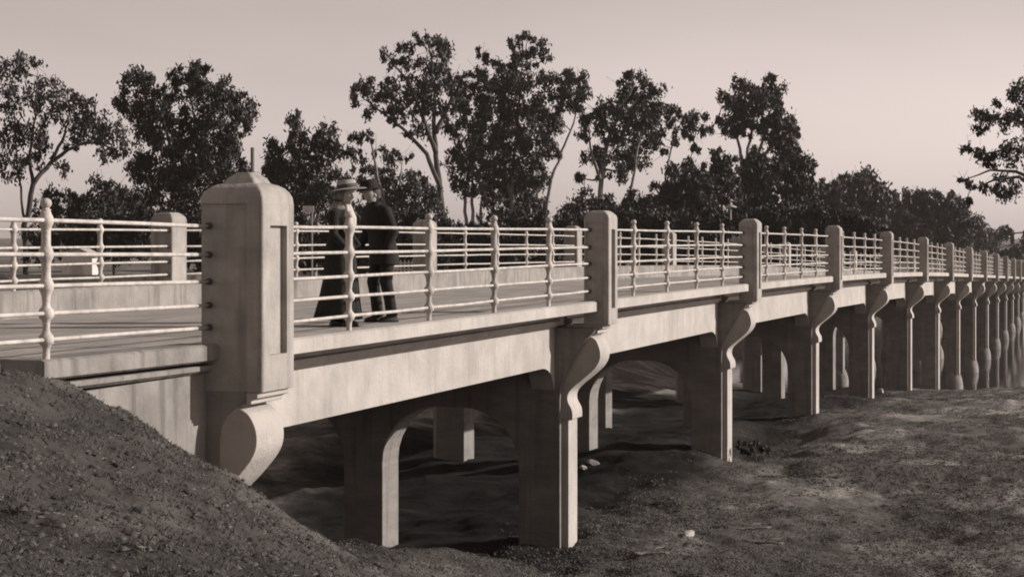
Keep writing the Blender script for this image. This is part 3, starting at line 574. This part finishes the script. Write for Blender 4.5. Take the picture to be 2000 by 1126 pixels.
mass('last low hazy tree where the bridge runs out of sight', 330, 1915, 2040, [(1915, 440), (1950, 445), (2000, 450), (2040, 460)], 46, lm=LEAF_F, group=GF, ybot=510)
tree('gum_tree', 'drooping gum reaching in from the right edge above the bridge\'s far end', 'tree', 95, (2050, 470),
     [(1915, 228, 18, 16), (1935, 240, 16, 14), (1912, 255, 12, 12), (1940, 215, 14, 14), (1900, 298, 20, 12), (1925, 305, 22, 14), (1940, 320, 16, 18), (1888, 292, 10, 8), (1880, 352, 12, 8), (1895, 368, 16, 9), (1918, 365, 14, 9), (1935, 375, 14, 12), (1888, 395, 10, 10), (1970, 230, 26, 24), (1975, 300, 28, 26), (1970, 370, 24, 22), (2010, 180, 30, 30), (2020, 250, 30, 34), (2020, 330, 30, 34), (1950, 350, 12, 12), (2040, 200, 30, 30), (1980, 180, 16, 14)],
     trunks=[[(2050, 470), (2040, 400), (2030, 300), (2015, 190)], [(2040, 380), (1990, 345), (1940, 352), (1895, 372)], [(2040, 360), (1985, 335), (1935, 332), (1885, 350)], [(2035, 320), (1985, 290), (1920, 300)], [(2030, 270), (1980, 230), (1925, 235)]], seed=21, dens=.8, bm_=BARK_D, group=G)
# undergrowth that closes the view under the crowns
mass('long dark hedge of scrub behind the far railing, left of the walkers', 100, 60, 330, [(60, 440), (150, 425), (250, 410), (330, 420)], 51, dens=.9, ybot=500)
mass('dark scrub behind the far railing below the broad round gum', 104, 320, 600, [(320, 425), (450, 420), (520, 410), (600, 415)], 52, dens=1.1, ybot=515)
mass('dark scrub behind the far railing around the walkers', 108, 590, 880, [(590, 425), (700, 420), (820, 415), (880, 430)], 53, dens=1.1, ybot=525)
mass('dark scrub behind the railing under the tallest gum', 112, 870, 1110, [(870, 440), (900, 448), (950, 430), (1040, 415), (1110, 440)], 54, dens=1.2, ybot=535)
mass('dark scrub behind the second span\'s railings', 118, 1100, 1460, [(1100, 425), (1200, 420), (1300, 415), (1460, 420)], 55, dens=1.3, ybot=545)
mass('dark scrub behind the third and fourth spans\' railings', 140, 1440, 1720, [(1440, 420), (1550, 400), (1650, 410), (1720, 440)], 56, dens=1.3, ybot=545)
# ------------------------------------------------------------------ small things
def ground_z(p): return float(terrain(p.x, p.y))
def at_ground(x, y):
    """walk along the view ray of a photo pixel until it meets the ground"""
    Z = 6.
    while Z < 140:
        p = at(x, y, Z)
        if p.z < ground_z(p): return p
        Z += .1
    return at(x, y, 60)
def stone(x, y, sx, sy, sz, label, seed, name='stone', m=STONE, cat='stone', group=None):
    rr = random.Random(seed); p = at_ground(x, y); bm = bmesh.new(); bmesh.ops.create_icosphere(bm, subdivisions=3, radius=1)
    ph = [(Vector((rr.gauss(0, 1), rr.gauss(0, 1), rr.gauss(0, 1))).normalized(), rr.uniform(.55, .95)) for _ in range(9)]
    for v in bm.verts:
        for d_, k in ph:
            t_ = v.co.dot(d_)
            if t_ > k: v.co -= d_ * (t_ - k)
        v.co += Vector((rr.gauss(0, .012), rr.gauss(0, .012), rr.gauss(0, .012))); v.co = Vector((v.co.x * sx, v.co.y * sy, v.co.z * sz))
    o = obj(name, bm, m); o.location = (p.x, p.y, ground_z(p) + sz * .35); o.rotation_euler = (rr.uniform(-.2, .2), rr.uniform(-.2, .2), rr.uniform(0, 3)); tag(o, label, cat, group); return o
GS = 'pale stones on the river flat'
stone(1345, 1046, .15, .09, .05, 'palest flat stone, in the foreground right of the first free pier', 1, group=GS)
stone(1158, 908, .17, .10, .06, 'pale rubble lump at the foot of the second pier\'s middle column', 4, group=GS)
stone(1138, 914, .10, .08, .05, 'smaller rubble lump left of the one by the second pier\'s middle column', 5, group=GS)
stone(1720, 768, .14, .12, .12, 'upright pale stone beside the foot of the fourth pier', 7, group=GS)
def branch(x, y, ln, rz, label, seed):
    rr = random.Random(seed); p = at_ground(x, y); bm = bmesh.new(); pts = [Vector((ln * (i / 8 - .5), rr.gauss(0, .012), rr.gauss(0, .006) + .01)) for i in range(9)]
    tube(bm, pts, [.012 + .016 * (1 - i / 8) for i in range(9)], 7); tube(bm, [pts[4], pts[4] + Vector((.14, .12, .05)), pts[4] + Vector((.26, .17, .04))], [.012, .008, .004], 6)
    o = obj('fallen_branch', bm, WOODD, smooth=True); o.location = (p.x, p.y, ground_z(p) + .03); o.rotation_euler.z = rz; tag(o, label, 'branch', 'fallen branches on the river flat')
branch(1460, 1036, .75, PHI - 1.45, 'longest pale branch lying on the grass right of the palest stone', 1)
branch(1490, 1066, .60, PHI - 1.75, 'pale branch lying in front of the longest one', 2)
branch(1270, 1090, .55, PHI - 1.3, 'dull branch nearest the bottom, right of the first free pier', 3)
tree('low_shrub', 'low dark scrub in the hollow beside the foot of the second pier', 'shrub', 37.5, (1475, 888), [(1452, 872, 15, 9), (1475, 868, 18, 9), (1500, 878, 15, 7), (1465, 882, 18, 7)], lm=LEAF_D, bm_=BARK_D, group='low plants', lsz=3.4, seed=77, tr=2, dens=1.2)
# shed seen between the railings on the left
def wall_box(bm, W, D, H): bx(bm, -W / 2, W / 2, -D / 2, D / 2, 0, H)
Zs = 78; p = spot(158, Zs, 0); gz = ground_z(p)
shed = empty('shed', (p.x, p.y, gz), PHI - R(90)); tag(shed, 'small pale gabled hut seen through the railings left of the big pillar', 'hut')
topz = 1.09 - (500 - HOR) / F * Zs - gz
bm = bmesh.new(); wall_box(bm, 1.25, 1.4, topz); prism(bm, [(-.625, topz), (.625, topz), (0, topz + .32)], lambda q, d: (q[0], d, q[1]), -.7, .7); obj('wall', bm, WOODP, shed)
bm = bmesh.new()
for s in (-1, 1): prism(bm, [(0, topz + .34), (s * .78, topz - .03), (s * .78, topz + .02), (0, topz + .40)], lambda q, d: (q[0], d, q[1]), -.82, .82)
obj('roof', bm, ROOFM, shed)
bm = bmesh.new(); bx(bm, -.2, .2, -.73, -.705, .02, topz - .35); obj('door', bm, ROOFM, shed)
# low picket fence
Zf = 62; a = spot(752, Zf, 0); gz = 1.09 - (531 - HOR) / F * Zf
fence = empty('picket_fence', (a.x, a.y, gz), PHI - R(90)); tag(fence, 'low pale picket fence beyond the far railing, right of the walkers', 'fence')
for i in range(11):
    bm = bmesh.new(); x = i * .13; prism(bm, [(x - .028, -.3), (x + .028, -.3), (x + .028, .36), (x, .41), (x - .028, .36)], lambda q, d: (q[0], d, q[1]), 0, .02); obj('picket', bm, WOODP, fence)
for z in (.06, .27):
    bm = bmesh.new(); bx(bm, -.1, 1.4, .022, .05, z, z + .05); obj('rail', bm, WOODP, fence)
# notice board, pole, lamp post
Zb = 55; p = spot(602, Zb, 0); gz = ground_z(p); tz = 1.09 + (HOR - 402) / F * Zb - gz
nb = empty('notice_board', (p.x, p.y, gz), PHI - R(90)); tag(nb, 'small pale board on a post between the big pillar and the walkers', 'sign')
bm = bmesh.new(); bx(bm, .09, .13, .0, .04, 0, tz - .02); obj('post', bm, WOODP, nb)
bm = bmesh.new(); bx(bm, -.16, .17, -.025, -.002, tz - .2, tz); obj('board', bm, WOODP, nb, bevel=.006)
Zp = 40; p = spot(493, Zp, 0); gz = ground_z(p)
bm = bmesh.new(); tube(bm, [(0, 0, -.3), (0, 0, 1.09 + (HOR - 288) / F * Zp - gz)], [.05, .038], 10); o = obj('pole', bm, POLEM, smooth=True); o.location = (p.x, p.y, gz); tag(o, 'thin dark pole rising just behind the top of the big pillar', 'pole')
Zl = 120; p = spot(1427, Zl, 0); gz = ground_z(p); tz = 1.09 + (HOR - 404) / F * Zl - gz
lp = empty('street_lamp', (p.x, p.y, gz), PHI - R(90)); tag(lp, 'slim lamp post with a flat shade standing left of the third pillar', 'lamp post')
bm = bmesh.new(); tube(bm, [(0, 0, -.3), (0, 0, tz)], [.07, .05], 8); obj('post', bm, STONE, lp, smooth=True)
bm = bmesh.new(); lathe(bm, [(tz - .05, .04), (tz - .04, .40), (tz + .02, .38), (tz + .16, .08), (tz + .2, .03)], 12); obj('lamp_shade', bm, STONE, lp, smooth=True)
# ------------------------------------------------------------------ people
def skin_graph(verts, edges, root=0):
    """verts: name -> (x, y, z, r); returns an evaluated, smoothed mesh"""
    me = bpy.data.meshes.new('g'); names = list(verts); me.from_pydata([verts[n][:3] for n in names], [(names.index(a), names.index(b)) for a, b in edges], [])
    o = bpy.data.objects.new('g', me); COL.objects.link(o)
    md = o.modifiers.new('s', 'SKIN'); md.use_smooth_shade = True
    for i, n in enumerate(names): r = verts[n][3]; me.skin_vertices[0].data[i].radius = (r, r) if not hasattr(r, '__len__') else r
    me.skin_vertices[0].data[root].use_root = True
    s_ = o.modifiers.new('u', 'SUBSURF'); s_.levels = 2; s_.render_levels = 2
    bpy.context.view_layer.update(); dg = bpy.context.evaluated_depsgraph_get(); nm = bpy.data.meshes.new_from_object(o.evaluated_get(dg)); bpy.data.objects.remove(o); bpy.data.meshes.remove(me); return nm
def head_bm(bm, c, fx, tilt=0, s=1.0):
    """a head with brow, nose, mouth, chin and ears, looking along +X"""
    g = bmesh.new(); bmesh.ops.create_uvsphere(g, u_segments=40, v_segments=28, radius=1)
    M = Matrix.Rotation(fx, 4, 'Z') @ Matrix.Rotation(tilt, 4, 'Y')
    for v in g.verts:
        x, y, z = v.co
        X = x * .098; Y = y * .076; Z = z * .118
        if z < 0: k = 1 + z * .34; Y *= k; X = X * (1 + z * .10) + .012 * -z
        if x < 0 and z < -.2: X *= 1 + (z + .2) * .45
        ga = lambda cy, cz, sy, sz: math.exp(-((y - cy) / sy) ** 2 - ((z - cz) / sz) ** 2) if x > 0 else 0
        X += .026 * ga(0, -.22, .13, .14) + .012 * ga(0, -.02, .10, .2) - .011 * ga(.36, .03, .2, .12) - .011 * ga(-.36, .03, .2, .12) + .006 * ga(0, .2, .6, .1)
        X += .007 * ga(0, -.47, .24, .05) - .006 * ga(0, -.53, .28, .025) + .006 * ga(0, -.60, .22, .05) + .012 * ga(0, -.85, .25, .14)
        v.co = M @ Vector((X * s, Y * s, Z * s)) + Vector(c)
    g_ = bpy.data.meshes.new('h'); g.to_mesh(g_); g.free(); bm.from_mesh(g_); bpy.data.meshes.remove(g_)
    for sy in (-1, 1):
        g = bmesh.new(); bmesh.ops.create_uvsphere(g, u_segments=12, v_segments=8, radius=1)
        for v in g.verts: v.co = M @ Vector(((v.co.x * .017 - .008) * s, (v.co.y * .008 + sy * .078) * s, (v.co.z * .030 - .012) * s)) + Vector(c)
        g_ = bpy.data.meshes.new('h'); g.to_mesh(g_); g.free(); bm.from_mesh(g_); bpy.data.meshes.remove(g_)
def fuse(name, meshes, bm, m, parent, vox=.009, sm=True):
    bm2 = bm or bmesh.new()
    for q in meshes: bm2.from_mesh(q); bpy.data.meshes.remove(q)
    o = obj(name, bm2, m, parent, smooth=sm); md = o.modifiers.new('r', 'REMESH'); md.mode = 'VOXEL'; md.voxel_size = vox; md.use_smooth_shade = True
    cs = o.modifiers.new('sm', 'SMOOTH'); cs.factor = .5; cs.iterations = 2
    bpy.context.view_layer.update(); dg = bpy.context.evaluated_depsgraph_get(); nm = bpy.data.meshes.new_from_object(o.evaluated_get(dg)); o.modifiers.clear(); o.data = nm
    b2 = bmesh.new(); b2.from_mesh(nm); b2.verts.ensure_lookup_table(); seen = set(); comps = []
    for v in b2.verts:
        if v.index in seen: continue
        st = [v]; seen.add(v.index); cmp_ = []
        while st:
            q = st.pop(); cmp_.append(q)
            for e in q.link_edges:
                o2 = e.other_vert(q)
                if o2.index not in seen: seen.add(o2.index); st.append(o2)
        comps.append(cmp_)
    comps.sort(key=len)
    for c_ in comps[:-1]: bmesh.ops.delete(b2, geom=c_, context='VERTS')
    b2.to_mesh(nm); b2.free(); nm.polygons.foreach_set('use_smooth', [True] * len(nm.polygons)); return o
def hand(V, E, side, wrist, dirv, palmn, tag_):
    """adds palm, four curled fingers and a thumb to a skin graph"""
    d = Vector(dirv).normalized(); n = Vector(palmn).normalized(); s = d.cross(n).normalized(); w_ = Vector(wrist)
    P = lambda q, r: (q.x, q.y, q.z, r)
    V[tag_ + 'p'] = P(w_ + d * .055, (.034, .017)); E.append((tag_ + 'w', tag_ + 'p'))
    for i, (o_, ln) in enumerate(((-.030, .070), (-.010, .080), (.011, .075), (.030, .060))):
        b = w_ + d * .088 + s * o_; k1 = b + (d * .9 + n * .35) * ln * .45; k2 = k1 + (d * .45 + n * .9) * ln * .33; k3 = k2 + (d * -.1 + n * 1.) * ln * .22
        for j, (q, r) in enumerate(((b, .0105), (k1, .0092), (k2, .0082), (k3, .0070))): V[f'{tag_}f{i}{j}'] = P(q, r)
        E.append((tag_ + 'p', f'{tag_}f{i}0'));
        for j in range(3): E.append((f'{tag_}f{i}{j}', f'{tag_}f{i}{j+1}'))
    b = w_ + d * .03 - s * .034; q1 = b + (d * .7 - s * .5 + n * .3) * .035; q2 = q1 + (d * .9 + n * .5) * .028
    for j, (q, r) in enumerate(((b, .013), (q1, .0105), (q2, .009))): V[f'{tag_}t{j}'] = P(q, r)
    E += [(tag_ + 'w', tag_ + 't0'), (tag_ + 't0', tag_ + 't1'), (tag_ + 't1', tag_ + 't2')]
def ellipse_loft(bm, rings, seg=36, wob=0, folds=11, flat=0):
    rr = []
    for i, (x, y, z, rx, ry, a) in enumerate(rings):
        f = wob * i / (len(rings) - 1); r_ = []
        for k in range(seg):
            t_ = 2 * math.pi * k / seg; q = 1 + f * math.sin(folds * t_ + i * .12) + f * .5 * math.sin(5 * t_ + 1); px, py = rx * q * math.cos(t_), ry * q * math.sin(t_)
            r_.append((x + px * math.cos(a), y + py, z + px * math.sin(a)))
        rr.append(r_)
    rings_mesh(bm, rr)
def limb(bm, pts, rad, seg=14): tube(bm, pts, rad, seg)

# woman, walking to the right along the bridge, head turned a little to the camera
pw = at(664, HOR, 22.4)
wom = empty('person', (pw.x, pw.y, .0), R(-100)); tag(wom, 'woman in a light brimmed straw hat, white blouse front, dark jacket and long dark skirt', 'person')
S = 1.0
V = {'pel': (0, 0, .92, (.13, .11)), 'wai': (.01, 0, 1.06, (.11, .09)), 'che': (.02, 0, 1.25, (.14, .11)), 'sho': (.01, 0, 1.36, (.10, .09)), 'nek': (.025, 0, 1.44, .047), 'nk2': (.04, 0, 1.49, .045)}
E_ = [('pel', 'wai'), ('wai', 'che'), ('che', 'sho'), ('sho', 'nek'), ('nek', 'nk2')]
for sd_n, sy, ft in (('R', -1, .16), ('L', 1, -.14)):
    V.update({sd_n + 'h': (0, sy * .09, .86, .085), sd_n + 'k': (ft * .6 + .03, sy * .09, .47, .055), sd_n + 'a': (ft, sy * .085, .09, .036), sd_n + 'm': (ft + .07, sy * .085, .035, .034), sd_n + 'o': (ft + .15, sy * .085, .025, .026)})
    E_ += [('pel', sd_n + 'h'), (sd_n + 'h', sd_n + 'k'), (sd_n + 'k', sd_n + 'a'), (sd_n + 'a', sd_n + 'm'), (sd_n + 'm', sd_n + 'o')]
AR = {'R': [(.0, -.165, 1.355), (.04, -.215, 1.10), (.20, -.17, .93)], 'L': [(.0, .165, 1.355), (-.03, .22, 1.10), (.14, .20, .95)]}
for k, a_ in AR.items():
    V[k + 's'] = (*a_[0], .052); V[k + 'e'] = (*a_[1], .036); V[k + 'w'] = (*a_[2], .025); E_ += [('sho', k + 's'), (k + 's', k + 'e'), (k + 'e', k + 'w')]
    hand(V, E_, k, a_[2], Vector(a_[2]) - Vector(a_[1]), (0, 1 if k == 'R' else -1, -.3), k)
bm = bmesh.new(); head_bm(bm, (.065, 0, 1.575), R(-14), R(2))
body = fuse('body', [skin_graph(V, E_)], bm, SKIN, wom, .0058)
bm = bmesh.new(); ellipse_loft(bm, [(.0, 0, 1.09, .115, .13, 0), (.0, 0, 1.03, .135, .15, 0), (.0, 0, .95, .165, .18, 0), (.005, 0, .80, .185, .20, 0), (.01, 0, .55, .21, .22, 0), (-.01, 0, .30, .25, .25, 0), (-.03, 0, .09, .30, .28, 0), (-.03, 0, .085, .28, .26, 0), (-.03, 0, .14, .26, .25, 0)], 72, .035, 13); obj('skirt', bm, CLOTH_D, wom, smooth=True)
bm = bmesh.new(); ellipse_loft(bm, [(.005, 0, .86, .19, .215, 0), (.0, 0, .98, .165, .185, 0), (.0, 0, 1.08, .13, .15, 0), (.015, 0, 1.2, .15, .175, 0), (.02, 0, 1.29, .155, .19, 0), (.01, 0, 1.37, .12, .17, 0), (.01, 0, 1.42, .075, .09, 0), (.015, 0, 1.45, .06, .065, 0)], 40)
for k, a_ in AR.items():
    p = [Vector(q) for q in a_]; limb(bm, [p[0] + Vector((0, -.03 if k == 'L' else .03, .0)), p[0], p[0].lerp(p[1], .5), p[1], p[1].lerp(p[2], .6), p[1].lerp(p[2], .93)], [.07, .078, .062, .055, .046, .042], 16)
fuse('jacket', [], bm, CLOTH_D, wom, .011)
bm = bmesh.new(); ellipse_loft(bm, [(.128, -.02, 1.02, .03, .05, 0), (.150, -.02, 1.12, .035, .06, 0), (.165, -.02, 1.22, .045, .075, 0), (.150, -.015, 1.30, .05, .085, 0), (.105, -.01, 1.38, .05, .08, 0), (.075, 0, 1.43, .055, .065, 0), (.06, 0, 1.47, .05, .055, 0)], 28, .10, 6); obj('blouse', bm, CLOTH_W, wom, smooth=True)
bm = bmesh.new(); ellipse_loft(bm, [(-.03, 0, 1.385, .13, .165, 0), (-.02, 0, 1.42, .13, .15, 0), (-.02, 0, 1.46, .105, .115, 0), (-.015, 0, 1.495, .08, .085, 0)], 30, .06, 9); obj('collar', bm, FUR, wom, smooth=True)
bm = bmesh.new(); bmesh.ops.create_uvsphere(bm, u_segments=24, v_segments=16, radius=1)
for v in bm.verts: v.co = Vector((v.co.x * .10 + .028, v.co.y * .093, v.co.z * .105 + 1.60))
g = bmesh.new(); bmesh.ops.create_uvsphere(g, u_segments=16, v_segments=10, radius=1)
for v in g.verts: v.co = Vector((v.co.x * .055 - .08, v.co.y * .06, v.co.z * .05 + 1.56))
q = bpy.data.meshes.new('q'); g.to_mesh(q); g.free(); fuse('hair', [q], bm, HAIRM, wom, .009)
hat = empty('hat'); hat.parent = wom; hat.location = (.055, 0, 1.645); hat.rotation_euler = (R(4), R(-9), 0)
bm = bmesh.new(); lathe(bm, [(-.012, .235), (-.018, .238), (.0, .205), (.008, .14), (.012, .125), (.015, .118), (.10, .112), (.112, .100), (.116, .05), (.117, .002)], 40)
for v in bm.verts:
    v.co.z += .10 * (v.co.x ** 2) * (1 if v.co.x < 0 else -.2) * -1 + .25 * v.co.y ** 2
obj('hat_body', bm, STRAW, hat, smooth=True)
bm = bmesh.new(); lathe(bm, [(.018, .1205), (.02, .1225), (.062, .1195), (.064, .117)], 40); obj('hat_band', bm, BAND, hat, smooth=True)
for sy, ft, tt in ((-1, .16, 0), (1, -.14, 0)):
    bm = bmesh.new(); ellipse_loft(bm, [(ft - .01, sy * .085, .16, .045, .043, 0), (ft, sy * .085, .09, .055, .042, 0), (ft + .05, sy * .085, .06, .10, .043, 0), (ft + .055, sy * .085, .02, .125, .046, 0), (ft + .055, sy * .085, .004, .122, .044, 0)], 20); obj('shoe', bm, SHOE, wom, smooth=True)

# man beside her, a step ahead, leaning forward, dark suit and dark hat
pm = at(750, HOR, 23.5)
man = empty('person', (pm.x, pm.y, .0), R(142)); tag(man, 'man in a dark suit and dark hat leaning towards the woman beside him', 'person')
V = {'pel': (0, 0, .96, (.13, .12)), 'wai': (.02, 0, 1.10, (.125, .11)), 'che': (.03, 0, 1.29, (.16, .125)), 'sho': (.03, 0, 1.42, (.12, .10)), 'nek': (.05, 0, 1.50, .055), 'nk2': (.065, 0, 1.55, .054)}
E_ = [('pel', 'wai'), ('wai', 'che'), ('che', 'sho'), ('sho', 'nek'), ('nek', 'nk2')]
LG = {'R': [(0, -.095, .9), (.10, -.10, .50), (.02, -.10, .09)], 'L': [(0, .095, .9), (.03, .10, .5), (-.07, .10, .10)]}
for k, l_ in LG.items():
    a_ = l_[2]; V.update({k + 'h': (*l_[0], .09), k + 'k': (*l_[1], .058), k + 'a': (*a_, .04), k + 'm': (a_[0] + .08, a_[1], .04, .038), k + 'o': (a_[0] + .17, a_[1], .028, .03)})
    E_ += [('pel', k + 'h'), (k + 'h', k + 'k'), (k + 'k', k + 'a'), (k + 'a', k + 'm'), (k + 'm', k + 'o')]
AR = {'R': [(.03, -.20, 1.42), (.06, -.26, 1.14), (.23, -.22, .93)], 'L': [(.03, .20, 1.42), (-.02, .27, 1.14), (.12, .26, .90)]}
for k, a_ in AR.items():
    V[k + 's'] = (*a_[0], .06); V[k + 'e'] = (*a_[1], .043); V[k + 'w'] = (*a_[2], .029); E_ += [('sho', k + 's'), (k + 's', k + 'e'), (k + 'e', k + 'w')]
    hand(V, E_, k, a_[2], Vector(a_[2]) - Vector(a_[1]), (0, 1 if k == 'R' else -1, -.3), k)
bm = bmesh.new(); head_bm(bm, (.085, 0, 1.625), R(10), R(14), 1.04)
fuse('body', [skin_graph(V, E_)], bm, SKIN, man, .0058)
bm = bmesh.new(); ellipse_loft(bm, [(.0, 0, .72, .185, .215, 0), (.0, 0, .85, .18, .205, 0), (.01, 0, 1.0, .165, .19, 0), (.02, 0, 1.12, .155, .185, 0), (.035, 0, 1.27, .175, .215, 0), (.03, 0, 1.38, .165, .225, 0), (.03, 0, 1.45, .13, .19, 0), (.035, 0, 1.495, .085, .10, 0), (.04, 0, 1.53, .07, .072, 0)], 40)
for k, a_ in AR.items():
    p = [Vector(q) for q in a_]; limb(bm, [p[0] + Vector((0, -.04 if k == 'L' else .04, .0)), p[0], p[0].lerp(p[1], .5), p[1], p[1].lerp(p[2], .6), p[1].lerp(p[2], .93)], [.08, .088, .072, .066, .054, .050], 16)
fuse('jacket', [], bm, CLOTH_D, man, .011)
bm = bmesh.new(); ellipse_loft(bm, [(.02, 0, 1.0, .15, .165, 0), (.0, 0, .92, .16, .175, 0), (.0, 0, .84, .15, .17, 0)], 30)
for k, l_ in LG.items():
    p = [Vector(q) for q in l_]; limb(bm, [p[0] + Vector((0, 0, .05)), p[0], p[0].lerp(p[1], .5), p[1], p[1].lerp(p[2], .5), p[2] + Vector((.01, 0, -.03))], [.10, .11, .092, .08, .072, .074], 18)
fuse('trousers', [], bm, CLOTH_D, man, .011)
bm = bmesh.new(); bmesh.ops.create_uvsphere(bm, u_segments=24, v_segments=16, radius=1)
for v in bm.verts: v.co = Vector((v.co.x * .10 + .045, v.co.y * .088, v.co.z * .10 + 1.655))
obj('hair', bm, BAND, man, smooth=True)
hat = empty('hat'); hat.parent = man; hat.location = (.09, 0, 1.69); hat.rotation_euler = (0, R(3), 0)
bm = bmesh.new(); lathe(bm, [(-.004, .155), (-.010, .162), (.004, .150), (.010, .115), (.02, .106), (.09, .098), (.115, .085), (.112, .05), (.104, .002)], 36)
for v in bm.verts: v.co.z += .5 * v.co.y ** 2; v.co.x *= 1.08
obj('hat_body', bm, CLOTH_D, hat, smooth=True)
for k, l_ in LG.items():
    a_ = l_[2]; bm = bmesh.new(); ellipse_loft(bm, [(a_[0] - .01, a_[1], .13, .05, .045, 0), (a_[0] + .01, a_[1], .08, .07, .045, 0), (a_[0] + .06, a_[1], .055, .12, .048, 0), (a_[0] + .065, a_[1], .02, .15, .052, 0), (a_[0] + .065, a_[1], .003, .148, .05, 0)], 20); obj('shoe', bm, SHOE, man, smooth=True)

def lean(root, k, z0=.85):
    """bend the upper body forward"""
    f = lambda x, z: x + k * max(z - z0, 0) ** 1.25 * 1.15
    for ch in root.children:
        if ch.type == 'MESH':
            for v in ch.data.vertices: v.co.x = f(v.co.x, v.co.z); v.co.z -= k * .22 * max(v.co.z - z0, 0)
        else: x, y, z = ch.location; ch.location = (f(x, z), y, z - k * .22 * (z - z0)); ch.rotation_euler.y += k * .9
lean(man, .13); lean(wom, .05)
# ------------------------------------------------------------------ faint river haze
hz = bpy.data.materials.new('haze_air'); hz.use_nodes = True; t = hz.node_tree; t.nodes.clear(); ou = t.nodes.new('ShaderNodeOutputMaterial'); pv = t.nodes.new('ShaderNodeVolumePrincipled')
pv.inputs['Color'].default_value = (.95, .86, .80, 1); pv.inputs['Density'].default_value = .00014; pv.inputs['Anisotropy'].default_value = .2; t.links.new(pv.outputs[0], ou.inputs['Volume'])
bm = bmesh.new(); bx(bm, -300, 1540, -540, 1540, -20, 60); o = obj('haze', bm, hz); tag(o, 'thin pale haze over the river flat', 'haze', kind='stuff')
